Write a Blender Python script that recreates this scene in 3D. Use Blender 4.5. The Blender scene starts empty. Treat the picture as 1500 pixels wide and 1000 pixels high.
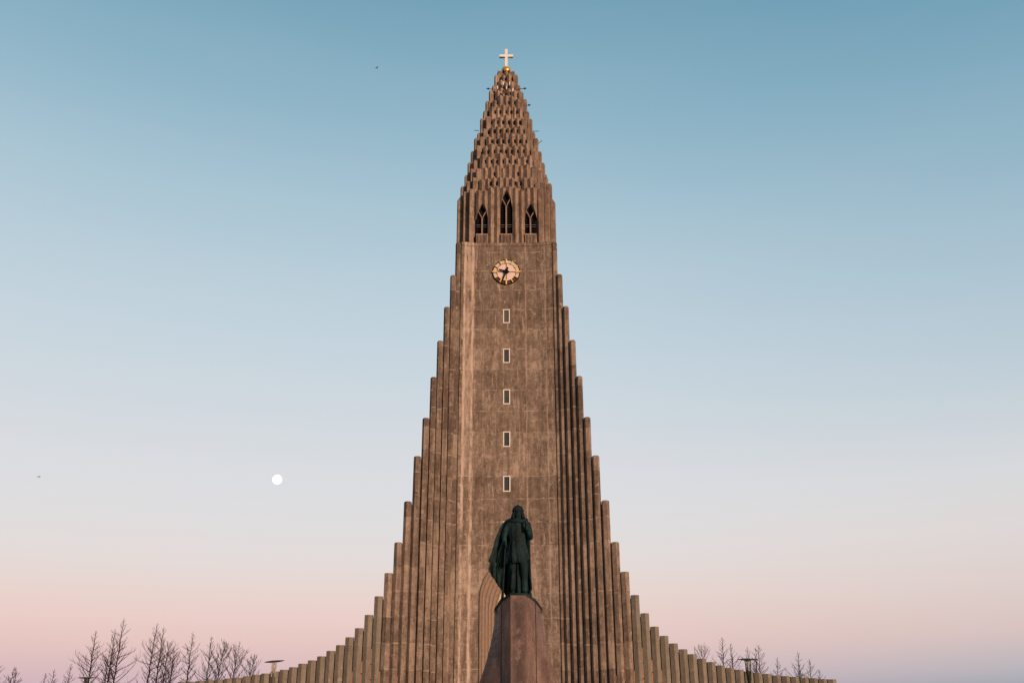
import bpy, bmesh, math, random
from mathutils import Matrix, Vector

# ------------------------------------------------------------------ start: camera, sky, sun, exposure
SC = bpy.context.scene
COL = SC.collection
R = math.radians
rng = random.Random(7)

cam_data = bpy.data.cameras.new("camera")
cam_data.sensor_fit = 'HORIZONTAL'
cam_data.sensor_width = 36.0
cam_data.lens = 36.0 * 1338 / 1500
cam_data.clip_end = 20000
cam = bpy.data.objects.new("camera", cam_data)
cam.matrix_world = (Matrix.Translation((0, 0, 1.6)) @ Matrix.Rotation(R(90 + 21.2), 4, 'X')
                    @ Matrix.Rotation(R(-0.25), 4, 'Z'))
COL.objects.link(cam)
SC.camera = cam


def lin(c):
    c = c / 255.0
    return c / 12.92 if c <= 0.04045 else ((c + 0.055) / 1.055) ** 2.4


def srgb(r, g, b):
    return (lin(r), lin(g), lin(b), 1.0)


world = bpy.data.worlds.new("World")
SC.world = world
world.use_nodes = True
wn = world.node_tree
wn.nodes.clear()


def WN(t, **kw):
    n = wn.nodes.new(t)
    for k, v in kw.items():
        setattr(n, k, v)
    return n


def wmath(op, a, b=None, clamp=False):
    n = WN('ShaderNodeMath', operation=op, use_clamp=clamp)
    for i, x in enumerate((a, b)):
        if x is None:
            continue
        if isinstance(x, (int, float)):
            n.inputs[i].default_value = x
        else:
            wn.links.new(x, n.inputs[i])
    return n.outputs[0]


def wramp(fac, stops):
    n = WN('ShaderNodeValToRGB')
    cr = n.color_ramp
    cr.interpolation = 'LINEAR'
    while len(cr.elements) < len(stops):
        cr.elements.new(0.5)
    for e, (p, c) in zip(cr.elements, stops):
        e.position = p
        e.color = c
    wn.links.new(fac, n.inputs[0])
    return n.outputs[0]


def wmix(fac, a, b):
    n = WN('ShaderNodeMix', data_type='RGBA', blend_type='MIX')
    wn.links.new(fac, n.inputs[0])
    for i, x in ((6, a), (7, b)):
        if isinstance(x, tuple):
            n.inputs[i].default_value = x
        else:
            wn.links.new(x, n.inputs[i])
    return n.outputs[2]


tc = WN('ShaderNodeTexCoord')
sep = WN('ShaderNodeSeparateXYZ')
wn.links.new(tc.outputs['Generated'], sep.inputs[0])
sx, sy, sz = sep.outputs
east = wramp(sz, [(0.0, srgb(200, 177, 190)), (0.020, srgb(214, 184, 189)), (0.045, srgb(228, 195, 191)),
                  (0.070, srgb(234, 204, 197)), (0.095, srgb(233, 211, 205)), (0.130, srgb(228, 219, 216)),
                  (0.170, srgb(223, 221, 222)), (0.220, srgb(218, 220, 224)), (0.290, srgb(207, 216, 223)),
                  (0.360, srgb(195, 211, 221)), (0.430, srgb(182, 204, 216)), (0.492, srgb(166, 195, 210)),
                  (0.556, srgb(149, 184, 202)), (0.613, srgb(131, 172, 192)), (0.665, srgb(114, 160, 183)),
                  (0.80, srgb(80, 122, 150)), (1.0, srgb(62, 98, 128))])
# towards the north-east side (photo's right) the sky is a little deeper and bluer
side = wmath('MULTIPLY', wmath('SUBTRACT', sx, 0.05), 1.9, clamp=True)
east_b = wramp(sz, [(0.0, srgb(132, 156, 168)), (0.022, srgb(176, 178, 185)), (0.055, srgb(210, 193, 190)),
                    (0.10, srgb(219, 206, 202)), (0.15, srgb(221, 214, 212)), (0.2, srgb(214, 216, 219)), (0.29, srgb(188, 204, 214)),
                    (0.40, srgb(162, 190, 206)), (0.5, srgb(137, 175, 194)), (0.6, srgb(109, 156, 180)),
                    (0.665, srgb(95, 146, 172)), (0.8, srgb(70, 115, 145)), (1.0, srgb(62, 98, 128))])
front = wmix(side, east, east_b)
# behind the camera: afterglow of the sunset over the west horizon
west = wramp(sz, [(0.0, (0.62, 0.34, 0.19, 1)), (0.06, (0.55, 0.34, 0.21, 1)), (0.16, (0.34, 0.27, 0.22, 1)),
                  (0.32, (0.17, 0.19, 0.21, 1)), (0.6, (0.10, 0.15, 0.20, 1)), (1.0, srgb(62, 98, 128))])
flat = wmath('SQRT', wmath('ADD', wmath('MULTIPLY', sx, sx), wmath('ADD', wmath('MULTIPLY', sy, sy), 1e-4)))
back = wmath('MULTIPLY', wmath('SUBTRACT', 0.82, wmath('DIVIDE', sy, flat)), 1.7, clamp=True)
sky0 = wmix(back, front, west)
GA = 36                          # the brightest part of the afterglow, degrees right of straight behind
gdot = wmath('DIVIDE', wmath('SUBTRACT', wmath('MULTIPLY', sx, math.sin(R(GA))), wmath('MULTIPLY', sy, math.cos(R(GA)))), flat)
glow_w = wmath('MULTIPLY', wmath('SUBTRACT', gdot, 0.55), 2.2, clamp=True)
glow_c = wramp(sz, [(0.0, (1.15, 0.70, 0.42, 1)), (0.10, (1.0, 0.65, 0.42, 1)), (0.24, (0.52, 0.40, 0.30, 1)), (0.42, (0.24, 0.23, 0.22, 1)), (0.7, (0.10, 0.15, 0.20, 1)), (1.0, srgb(62, 98, 128))])
sky1 = wmix(glow_w, sky0, glow_c)
# faint uneven haze in the air
hz = WN('ShaderNodeTexNoise')
hz.inputs['Scale'].default_value = 2.2
hz.inputs['Detail'].default_value = 5
hmap = WN('ShaderNodeMapping')
hmap.inputs['Scale'].default_value = (0.7, 0.7, 5.0)
wn.links.new(tc.outputs['Generated'], hmap.inputs[0])
wn.links.new(hmap.outputs[0], hz.inputs['Vector'])
sky = wmix(wmath('MULTIPLY', wmath('SUBTRACT', hz.outputs['Fac'], 0.42), 0.16, clamp=True), sky1, (0.78, 0.72, 0.72, 1))
bg = WN('ShaderNodeBackground')
wn.links.new(sky, bg.inputs[0])
bg.inputs[1].default_value = 1.0
wo = WN('ShaderNodeOutputWorld')
wn.links.new(bg.outputs[0], wo.inputs[0])

sun_data = bpy.data.lights.new("sun", 'SUN')
sun_data.energy = 3.25
sun_data.angle = R(5)
sun_data.color = (1.0, 0.645, 0.435)
sun = bpy.data.objects.new("sun", sun_data)
SUN_AZ, SUN_EL = 36, 9           # degrees to the right of straight behind the camera, above the horizon
d = Vector((math.sin(R(SUN_AZ)) * math.cos(R(SUN_EL)), -math.cos(R(SUN_AZ)) * math.cos(R(SUN_EL)), math.sin(R(SUN_EL))))
sun.rotation_euler = d.to_track_quat('Z', 'Y').to_euler()
COL.objects.link(sun)

SC.view_settings.view_transform = 'Standard'
SC.view_settings.look = 'None'
SC.view_settings.exposure = 0.0
SC.view_settings.gamma = 1.0


# ------------------------------------------------------------------ materials
class NT:
    def __init__(s, name):
        s.m = bpy.data.materials.new(name)
        s.m.use_nodes = True
        s.t = s.m.node_tree
        s.b = s.t.nodes["Principled BSDF"]
        s.tc = s.t.nodes.new('ShaderNodeTexCoord')

    def n(s, t, **kw):
        n = s.t.nodes.new(t)
        for k, v in kw.items():
            setattr(n, k, v)
        return n

    def put(s, inp, x):
        if hasattr(x, 'is_linked'):
            s.t.links.new(x, inp)
        else:
            inp.default_value = x

    def math(s, op, a, b=0.0, c=0.0, clamp=False):
        n = s.n('ShaderNodeMath', operation=op, use_clamp=clamp)
        for i, x in enumerate((a, b, c)):
            s.put(n.inputs[i], x)
        return n.outputs[0]

    def coords(s, scale=(1, 1, 1), off=None):
        m = s.n('ShaderNodeMapping')
        s.t.links.new(s.tc.outputs['Object'], m.inputs[0])
        m.inputs['Scale'].default_value = scale
        if off is not None:
            s.put(m.inputs['Location'], off)
        return m.outputs[0]

    def noise(s, scale, detail=4, rough=0.6, vec=None):
        n = s.n('ShaderNodeTexNoise')
        n.inputs['Scale'].default_value = scale
        n.inputs['Detail'].default_value = detail
        n.inputs['Roughness'].default_value = rough
        s.t.links.new(vec if vec is not None else s.tc.outputs['Object'], n.inputs['Vector'])
        return n.outputs['Fac']

    def ramp(s, fac, stops, interp='LINEAR'):
        n = s.n('ShaderNodeValToRGB')
        cr = n.color_ramp
        cr.interpolation = interp
        while len(cr.elements) < len(stops):
            cr.elements.new(0.5)
        for e, (p, c) in zip(cr.elements, stops):
            e.position = p
            e.color = c if len(c) == 4 else (*c, 1)
        s.put(n.inputs[0], fac)
        return n.outputs[0]

    def mix(s, fac, a, b, mode='MIX'):
        n = s.n('ShaderNodeMix', data_type='RGBA', blend_type=mode)
        s.put(n.inputs[0], fac)
        for i, x in ((6, a), (7, b)):
            s.put(n.inputs[i], x if hasattr(x, 'is_linked') else ((*x, 1) if len(x) == 3 else x))
        return n.outputs[2]

    def smooth(s, x, lo, hi):
        n = s.n('ShaderNodeMapRange', interpolation_type='SMOOTHSTEP')
        s.put(n.inputs[0], x)
        n.inputs[1].default_value = lo
        n.inputs[2].default_value = hi
        return n.outputs[0]

    def bump(s, h, strength=0.3, dist=0.02):
        n = s.n('ShaderNodeBump')
        n.inputs['Strength'].default_value = strength
        n.inputs['Distance'].default_value = dist
        s.t.links.new(h, n.inputs['Height'])
        s.t.links.new(n.outputs[0], s.b.inputs['Normal'])

    def done(s, color=None, rough=0.9, metal=0.0, spec=None):
        if color is not None:
            s.put(s.b.inputs['Base Color'], color if hasattr(color, 'is_linked') else (*color[:3], 1))
        s.put(s.b.inputs['Roughness'], rough)
        s.b.inputs['Metallic'].default_value = metal
        if spec is not None:
            s.b.inputs['Specular IOR Level'].default_value = spec
        return s.m


def concrete(name, dark, mid, light, lift=2.14, streak_mask=False, per_obj=0.0, joint=0.5, stretch=0.14, contrast=1.0, tone_amt=0.3, drips=0.5):
    k = NT(name)
    sepn = k.n('ShaderNodeSeparateXYZ')
    k.t.links.new(k.tc.outputs['Object'], sepn.inputs[0])
    X, Y, Z = sepn.outputs
    rand = k.n('ShaderNodeObjectInfo').outputs['Random']
    off = k.n('ShaderNodeCombineXYZ')
    k.put(off.inputs[2], k.math('MULTIPLY', rand, per_obj * 40.0))
    k.put(off.inputs[0], k.math('MULTIPLY', rand, per_obj * 17.0))
    wob = k.noise(1.3, 3, vec=k.coords((1, 1, 0.3)))
    streak = k.noise(2.2, 6, 0.7, k.coords((1, 1, stretch), off.outputs[0]))
    blotch = k.noise(0.5, 7, 0.7, k.coords((1, 1, 0.8), off.outputs[0]))
    mid_n = k.noise(2.6, 8, 0.75, k.coords((1, 1, 0.75), off.outputs[0]))
    fine = k.noise(8.0, 6, 0.8)
    # pour lifts, shared by neighbouring columns: each has its own tone and a ragged joint
    zl = k.math('DIVIDE', k.math('ADD', k.math('ADD', Z, 0.47), k.math('ADD', k.math('MULTIPLY', k.math('SUBTRACT', wob, 0.5), 0.14), k.math('MULTIPLY', rand, 0.3 * per_obj))), lift)

    def white(a, b):
        w = k.n('ShaderNodeTexWhiteNoise', noise_dimensions='2D')
        cmb = k.n('ShaderNodeCombineXYZ')
        k.put(cmb.inputs[0], a)
        k.put(cmb.inputs[1], b)
        k.t.links.new(cmb.outputs[0], w.inputs['Vector'])
        return w.outputs['Value']
    fl = k.math('FLOOR', zl)
    tone = k.math('ADD', k.math('MULTIPLY', white(fl, 3.0), 0.55), k.math('MULTIPLY', white(fl, k.math('MULTIPLY', rand, per_obj * 50.0)), 0.45))
    # formwork bays across the wall
    bay = white(k.math('FLOOR', k.math('MULTIPLY', k.math('ADD', X, 0.3), 0.83)), k.math('ADD', fl, 0.5))
    tone = k.math('ADD', k.math('MULTIPLY', tone, 0.75), k.math('MULTIPLY', bay, 0.12 if per_obj == 0 else 0.0))
    fr = k.math('ABSOLUTE', k.math('SUBTRACT', k.math('FRACT', zl), 0.5))
    line = k.smooth(fr, 0.462, 0.486)
    c3 = contrast
    f = k.math('MULTIPLY', k.math('SUBTRACT', streak, 0.5), 1.1 * c3)
    f = k.math('ADD', f, k.math('MULTIPLY', k.math('SUBTRACT', blotch, 0.5), 1.2 * c3))
    f = k.math('ADD', f, k.math('MULTIPLY', k.math('SUBTRACT', mid_n, 0.5), 1.2 * c3))
    f = k.math('ADD', f, k.math('MULTIPLY', k.math('SUBTRACT', tone, 0.5), tone_amt))
    f = k.math('ADD', f, k.math('MULTIPLY', k.math('SUBTRACT', fine, 0.5), 1.1 * c3))
    f = k.math('ADD', f, 0.5, clamp=True)
    c = k.ramp(f, [(0.10, dark), (0.5, mid), (0.90, light)])
    pale = tuple(min(x * 1.15, 0.7) for x in light)
    # joints: pale lime in some stretches, dirt in others
    ln = k.math('MULTIPLY', line, k.smooth(k.noise(1.1, 4, 0.7, vec=k.coords((1, 1, 1.7), off.outputs[0])), 0.44, 0.56))
    c = k.mix(k.math('MULTIPLY', ln, joint), c, light)
    ld = k.math('MULTIPLY', line, k.smooth(k.noise(0.9, 4, 0.7, vec=k.coords((1.1, 1, 2.3), off.outputs[0])), 0.50, 0.60))
    c = k.mix(k.math('MULTIPLY', ld, joint * 0.6), c, tuple(x * 0.65 for x in dark))
    # lime drips and dark rain runs
    dr = k.smooth(k.noise(3.4, 4, 0.7, k.coords((1, 1, 0.07), off.outputs[0])), 0.545, 0.66)
    brk = k.smooth(k.noise(1.0, 4, 0.7, k.coords((1.5, 1, 0.5), off.outputs[0])), 0.43, 0.56)
    c = k.mix(k.math('MULTIPLY', k.math('MULTIPLY', dr, brk), drips), c, pale)
    rn = k.smooth(k.noise(2.9, 4, 0.7, k.coords((1, 1, 0.06), (4.0, 2.0, 9.0))), 0.56, 0.66)
    c = k.mix(k.math('MULTIPLY', k.math('MULTIPLY', rn, k.smooth(blotch, 0.40, 0.58)), drips * 0.8), c, dark)
    # small patched repairs and spalls
    patch = k.smooth(k.noise(1.9, 3, 0.55, k.coords((1, 1, 0.9), off.outputs[0])), 0.655, 0.69)
    c = k.mix(k.math('MULTIPLY', patch, 0.6), c, pale)
    pit = k.smooth(k.noise(4.5, 3, 0.6, k.coords((1, 1, 1), off.outputs[0])), 0.645, 0.69)
    c = k.mix(k.math('MULTIPLY', pit, 0.35), c, pale)
    if streak_mask:
        # pale lime runs down the left slant of the tower front
        for (u0, wd, amt) in ((-4.22, 0.18, 0.95), (-3.42, 0.19, 0.95), (-3.8, 0.62, 0.62), (3.95, 0.10, 0.45), (1.95, 0.08, 0.5), (-2.3, 0.05, 0.3)):
            dx = k.math('ABSOLUTE', k.math('ADD', k.math('SUBTRACT', X, u0), k.math('MULTIPLY', k.math('SUBTRACT', k.noise(1.0, 3, vec=k.coords((0.02, 0.02, 0.35), (u0 * 3, 0, 0))), 0.5), 0.28)))
            m = k.smooth(dx, wd, wd * 0.25)
            brk2 = k.smooth(k.noise(2.2, 5, 0.75, k.coords((1, 1, 0.2), (u0, 0, u0))), 0.36, 0.60)
            amt_ = k.math('MULTIPLY', k.smooth(Z, 16.0, 33.0), amt) if wd > 0.5 else amt
            c = k.mix(k.math('MULTIPLY', k.math('MULTIPLY', m, brk2), amt_), c, tuple(min(x * 1.35, 0.7) for x in light))
    k.bump(k.math('ADD', k.math('MULTIPLY', fine, 0.6), k.math('ADD', k.math('MULTIPLY', mid_n, 0.6), k.math('MULTIPLY', line, -0.5))), 0.4, 0.035)
    return k.done(c, 0.93, spec=0.25)


M_FRONT = concrete("tower_concrete", (0.110, 0.083, 0.064), (0.225, 0.173, 0.137), (0.45, 0.365, 0.305), 2.14, True, joint=0.68, drips=0.75, contrast=1.15, tone_amt=0.42)
M_COLUMN = concrete("column_concrete", (0.12, 0.092, 0.074), (0.245, 0.190, 0.152), (0.41, 0.325, 0.26), 2.14, per_obj=1.0, joint=0.9, tone_amt=0.95, contrast=1.2)
M_WING = concrete("wing_concrete", (0.14, 0.122, 0.100), (0.228, 0.202, 0.167), (0.33, 0.295, 0.245), 3.2, per_obj=1.0, joint=0.4, contrast=0.75, drips=0.35)
M_SPIRE = concrete("spire_concrete", (0.15, 0.108, 0.085), (0.29, 0.215, 0.168), (0.48, 0.37, 0.29), 1.5, per_obj=0.3, joint=0.25, stretch=0.35, contrast=1.0)


def plain(name, c, rough=0.6, metal=0.0, var=0.25, scale=4.0, spec=None, bumpy=0.0):
    k = NT(name)
    nz = k.noise(scale, 5, 0.65)
    col = k.ramp(nz, [(0.25, tuple(x * (1 - var) for x in c)), (0.75, tuple(min(1, x * (1 + var)) for x in c))])
    if bumpy:
        k.bump(nz, bumpy, 0.02)
    return k.done(col, rough, metal, spec)


def glow(name, c, s):
    k = NT(name)
    nz = k.noise(1.2, 3, 0.6)
    e = k.ramp(nz, [(0.3, tuple(x * 0.75 for x in c)), (0.7, c)])
    k.t.links.new(e, k.b.inputs['Emission Color'])
    k.b.inputs['Emission Strength'].default_value = s
    return k.done(tuple(x * 0.3 for x in c), 0.4)


M_BACK = plain("shaded_concrete", (0.09, 0.072, 0.058), 0.95)  # darker copy of the concrete, with the shade behind columns put into its colour
M_OPEN = plain("unlit_opening_black", (0.008, 0.008, 0.010), 0.8, spec=0.1)  # darkness inside the openings, put into the colour
M_FRAME = plain("window_frame_paint", (0.86, 0.84, 0.82), 0.5, var=0.05)
kgl = NT("window_glass")
gl_r = kgl.n('ShaderNodeObjectInfo').outputs['Random']
M_GLASS = kgl.done(kgl.ramp(kgl.math('ADD', kgl.math('MULTIPLY', gl_r, 0.8), kgl.math('MULTIPLY', kgl.noise(0.9, 2), 0.3)), [(0.2, (0.030, 0.042, 0.058)), (0.6, (0.060, 0.072, 0.075)), (0.9, (0.105, 0.115, 0.098))]), 0.10, spec=0.4)
M_TRACERY = plain("tracery_concrete", (0.30, 0.22, 0.17), 0.9)
M_GOLD = plain("gilding", (1.0, 0.62, 0.13), 0.5, 0.1, var=0.05)
M_GOLDBALL = plain("gilded_ball", (0.90, 0.50, 0.10), 0.34, 0.6, var=0.1)
M_CROSS = plain("cross_paint", (0.90, 0.93, 0.94), 0.5, var=0.03)
M_BLACK = plain("black_metal", (0.010, 0.009, 0.010), 0.9, spec=0.1)
M_DIAL = plain("dial_white", (0.84, 0.69, 0.63), 0.45, var=0.05)
M_DIALRING = plain("dial_ring_painted_sky", (0.62, 0.58, 0.54), 0.5, var=0.1)  # pale reflection of the sky put into the upper ring's colour
M_DIALDARK = plain("dial_ring_painted_dark", (0.075, 0.030, 0.024), 0.5)  # dark reflection put into the lower ring's colour
M_SPOKE = plain("dial_spoke", (0.16, 0.075, 0.05), 0.5)
M_SLIT = glow("warm_slit_glow", (1.0, 0.36, 0.13), 0.5)
M_PORTAL = glow("portal_window_light", (0.95, 0.72, 0.40), 0.55)
M_METAL = plain("dark_steel", (0.05, 0.055, 0.06), 0.45, 0.6)
M_LAMPROD = plain("lamp_rods", (0.33, 0.25, 0.17), 0.45, 0.3)
M_LAMPGREEN = plain("lamp_green_steel", (0.035, 0.050, 0.045), 0.45, 0.3)
M_LAMPGREY = plain("lamp_grey_steel", (0.19, 0.185, 0.17), 0.45, 0.4)
M_LAMPDISC = plain("lamp_disc", (0.020, 0.022, 0.030), 0.5)
M_LAMPGLASS = plain("lamp_glass", (0.42, 0.40, 0.36), 0.2)
M_BARK = plain("bark", (0.030, 0.016, 0.014), 0.95)
M_TWIG = plain("twigs", (0.042, 0.018, 0.017), 0.95)
M_BIRD = plain("dark_feathers", (0.015, 0.015, 0.017), 0.8)
M_ROOF = plain("nave_roof_copper", (0.11, 0.10, 0.09), 0.7)


def make_bronze():
    k = NT("statue_bronze")
    a = k.noise(2.2, 6, 0.7, k.coords((1, 1, 0.6)))
    b = k.noise(14, 4, 0.7, k.coords((1, 1, 0.35)))
    f = k.math('ADD', k.math('MULTIPLY', a, 0.7), k.math('MULTIPLY', b, 0.3))
    c = k.ramp(f, [(0.38, (0.003, 0.008, 0.010)), (0.52, (0.007, 0.024, 0.028)), (0.68, (0.024, 0.092, 0.098))])
    k.bump(b, 0.5, 0.03)
    return k.done(c, 0.75, 0.0, spec=0.25)


M_BRONZE = make_bronze()


def make_granite():
    k = NT("red_granite")
    sepn = k.n('ShaderNodeSeparateXYZ')
    k.t.links.new(k.tc.outputs['Object'], sepn.inputs[0])
    a = k.noise(1.5, 7, 0.75, k.coords((1, 1, 0.5), (2.3, 1.1, 0.4)))
    run = k.noise(5.2, 5, 0.75, k.coords((1, 1, 0.2)))
    g = k.noise(16, 5, 0.8)
    f = k.math('ADD', k.math('MULTIPLY', a, 0.45), k.math('ADD', k.math('MULTIPLY', g, 0.33), k.math('MULTIPLY', run, 0.22)))
    c = k.ramp(f, [(0.38, (0.075, 0.042, 0.036)), (0.51, (0.178, 0.116, 0.098)), (0.66, (0.38, 0.27, 0.225))])
    # dark damp stain down the middle of the stem
    sx_ = k.math('ADD', sepn.outputs[0], k.math('MULTIPLY', k.math('SUBTRACT', run, 0.5), 0.25))
    st = k.math('MULTIPLY', k.smooth(k.math('ABSOLUTE', k.math('ADD', sx_, 0.0)), 0.34, 0.05), k.smooth(k.noise(1.1, 4, 0.7, k.coords((1, 1, 0.7), (3, 1, 0.6))), 0.40, 0.52))
    c = k.mix(k.math('MULTIPLY', st, 0.85), c, (0.045, 0.022, 0.020))
    k.bump(g, 0.25, 0.01)
    return k.done(c, 0.55)


M_GRANITE = make_granite()


def make_moon():
    k = NT("moonlit_rock")
    nz = k.noise(0.12, 4, 0.6)
    e = k.ramp(nz, [(0.35, (0.93, 0.92, 0.90)), (0.65, (1, 1, 1))])
    k.t.links.new(e, k.b.inputs['Emission Color'])
    k.b.inputs['Emission Strength'].default_value = 1.25
    return k.done((0.1, 0.1, 0.1), 1.0)


M_MOON = make_moon()


# ------------------------------------------------------------------ helpers
def link(name, bm, mats, parent=None, smooth=False):
    me = bpy.data.meshes.new(name)
    bmesh.ops.recalc_face_normals(bm, faces=bm.faces)
    bm.to_mesh(me)
    bm.free()
    for m in (mats if isinstance(mats, (list, tuple)) else [mats]):
        me.materials.append(m)
    if smooth:
        for p in me.polygons:
            p.use_smooth = True
    o = bpy.data.objects.new(name, me)
    COL.objects.link(o)
    if parent is not None:
        o.parent = parent
    return o


def thing(name, loc, label, cat, group=None):
    o = bpy.data.objects.new(name, None)
    o.empty_display_size = 0.5
    COL.objects.link(o)
    o.location = loc
    tag(o, label, cat, group)
    return o


def tag(o, label=None, cat=None, group=None, kind=None):
    if label:
        o['label'] = label
    if cat:
        o['category'] = cat
    if group:
        o['group'] = group
    if kind:
        o['kind'] = kind
    return o


def box(bm, x0, x1, y0, y1, z0, z1, mi=0):
    v = [bm.verts.new(p) for p in ((x0, y0, z0), (x1, y0, z0), (x1, y1, z0), (x0, y1, z0),
                                   (x0, y0, z1), (x1, y0, z1), (x1, y1, z1), (x0, y1, z1))]
    for q in ((0, 3, 2, 1), (4, 5, 6, 7), (0, 1, 5, 4), (1, 2, 6, 5), (2, 3, 7, 6), (3, 0, 4, 7)):
        bm.faces.new([v[i] for i in q]).material_index = mi


def prism(bm, pts0, pts1, mi=0, cap=(True, True)):
    """loft between two equal rings of 3-D points"""
    a = [bm.verts.new(p) for p in pts0]
    b = [bm.verts.new(p) for p in pts1]
    n = len(a)
    for i in range(n):
        bm.faces.new((a[i], a[(i + 1) % n], b[(i + 1) % n], b[i])).material_index = mi
    if cap[0]:
        bm.faces.new(a[::-1]).material_index = mi
    if cap[1]:
        bm.faces.new(b).material_index = mi
    return a, b


def loft(bm, rings, closed=True, cap=(True, True), mi=0):
    vs = [[bm.verts.new(p) for p in r] for r in rings]
    n = len(vs[0])
    for a, b in zip(vs, vs[1:]):
        for i in range(n if closed else n - 1):
            j = (i + 1) % n
            bm.faces.new((a[i], a[j], b[j], b[i])).material_index = mi
    if closed and cap[0]:
        bm.faces.new(vs[0][::-1]).material_index = mi
    if closed and cap[1]:
        bm.faces.new(vs[-1]).material_index = mi
    return vs


def tube(bm, pts, radii, n=6, mi=0, cap=True):
    rings = []
    pts = [Vector(p) for p in pts]
    for i, p in enumerate(pts):
        t = (pts[min(i + 1, len(pts) - 1)] - pts[max(i - 1, 0)]).normalized()
        a = Vector((0, 0, 1)) if abs(t.z) < 0.9 else Vector((1, 0, 0))
        s = t.cross(a).normalized()
        w = t.cross(s)
        r = radii[i] if isinstance(radii, (list, tuple)) else radii
        rings.append([p + (s * math.cos(2 * math.pi * k / n) + w * math.sin(2 * math.pi * k / n)) * r for k in range(n)])
    loft(bm, rings, True, (cap, cap), mi)


def lathe(bm, prof, cx=0, cy=0, n=24, mi=0):
    rings = [[(cx + r * math.cos(2 * math.pi * k / n), cy + r * math.sin(2 * math.pi * k / n), z) for k in range(n)] for r, z in prof]
    loft(bm, rings, True, (True, True), mi)


def hexring(u, v, r, ang, z, n=6):
    # ang = 0 puts a corner straight at the viewer (-y); positive turns it towards -x
    return [(u - r * math.sin(ang + k * math.pi / 3), v - r * math.cos(ang + k * math.pi / 3), z) for k in range(n)]


def lancet(u, hw, zs, rad):
    t = min(abs(u), hw) + rad - hw
    return zs + math.sqrt(max(rad * rad - t * t, 0.0))


# ------------------------------------------------------------------ setting
bm = bmesh.new()
S = 9000
v = [bm.verts.new(p) for p in ((-S, -S, 0), (S, -S, 0), (S, S, 0), (-S, S, 0))]
bm.faces.new(v)
kg = NT("winter_grass")
cg = kg.ramp(kg.noise(0.15, 6, 0.7), [(0.3, (0.045, 0.042, 0.025)), (0.7, (0.085, 0.075, 0.045))])
tag(link("ground", bm, kg.done(cg, 1.0)), kind='structure')

bm = bmesh.new()
v = [bm.verts.new(p) for p in ((-36, -25, 0.004), (36, -25, 0.004), (36, 88.5, 0.004), (-36, 88.5, 0.004))]
bm.faces.new(v)
kp = NT("plaza_paving")
br = kp.n('ShaderNodeTexBrick')
kp.t.links.new(kp.coords((1.2, 1.2, 1.2)), br.inputs['Vector'])
br.inputs['Color1'].default_value = (0.20, 0.19, 0.18, 1)
br.inputs['Color2'].default_value = (0.15, 0.145, 0.14, 1)
br.inputs['Mortar'].default_value = (0.06, 0.06, 0.06, 1)
br.inputs['Mortar Size'].default_value = 0.012
tag(link("plaza", bm, kp.done(kp.mix(kp.math('MULTIPLY', kp.noise(0.6, 5), 0.6), br.outputs[0], (0.11, 0.10, 0.095)), 0.85)), kind='structure')

# ------------------------------------------------------------------ the church
CH = thing("church", (-0.55, 85, 0), "tall stepped concrete church with a clock on its tower and a cross on its spire", "church")

ARCH = (2.4, 9.6, 4.2)          # portal opening: half width, springing height, radius
AXIS = 5.2                      # depth of the tower's axis behind its front
LEDGE = 45.48
WIN_Z = (15.96, 20.23, 24.54, 28.79, 33.05, 37.30)
WHW, WHH = 0.345, 0.76

# front wall of the tower, with the portal and the window openings cut out of it
bm = bmesh.new()


def quad(*p, mi=0):
    bm.faces.new([bm.verts.new(q) for q in p]).material_index = mi


for s in (-1, 1):
    arc = []
    for i in range(15):
        u = 2.4 + (WHW - 2.4) * i / 14
        arc.append((s * u, 0, lancet(u, *ARCH)))
    poly = [(s * 3.05, 0, 0), (s * 2.4, 0, 0)] + arc + [(s * WHW, 0, LEDGE), (s * 3.05, 0, LEDGE)]
    bm.faces.new([bm.verts.new(p) for p in poly])
    quad((s * 3.05, 0, 0), (s * 3.05, 0, LEDGE), (s * 4.62, -0.34, LEDGE), (s * 4.62, -0.34, 0))
    quad((s * 4.62, -0.34, 0), (s * 4.62, -0.34, LEDGE), (s * 4.95, 0.3, LEDGE), (s * 4.95, 0.3, 0))
top = [(WHW - 2 * WHW * i / 10, 0, lancet(WHW - 2 * WHW * i / 10, *ARCH)) for i in range(11)]
bm.faces.new([bm.verts.new(p) for p in top + [(-WHW, 0, WIN_Z[0] - WHH), (WHW, 0, WIN_Z[0] - WHH)]])
for i, z in enumerate(WIN_Z):
    z1 = WIN_Z[i + 1] - WHH if i + 1 < len(WIN_Z) else LEDGE
    quad((-WHW, 0, z + WHH), (WHW, 0, z + WHH), (WHW, 0, z1), (-WHW, 0, z1))
    a = [(-WHW, 0, z - WHH), (WHW, 0, z - WHH), (WHW, 0, z + WHH), (-WHW, 0, z + WHH)]
    b = [(x, 0.22, zz) for x, _, zz in a]
    for j in range(4):
        quad(a[j], a[(j + 1) % 4], b[(j + 1) % 4], b[j])
# the block of the tower behind the front
pts = [(-4.95, 0.3), (-4.95, 9.6), (-3.6, 10.6), (3.6, 10.6), (4.95, 9.6), (4.95, 0.3)]
for a, b in zip(pts, pts[1:]):
    quad((a[0], a[1], 0), (b[0], b[1], 0), (b[0], b[1], LEDGE), (a[0], a[1], LEDGE))
bm.faces.new([bm.verts.new((x, y, LEDGE)) for x, y in [(-4.62, -0.34), (-3.05, 0), (3.05, 0), (4.62, -0.34)] + pts[::-1]])
link("tower_wall", bm, M_FRONT, CH)

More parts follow.
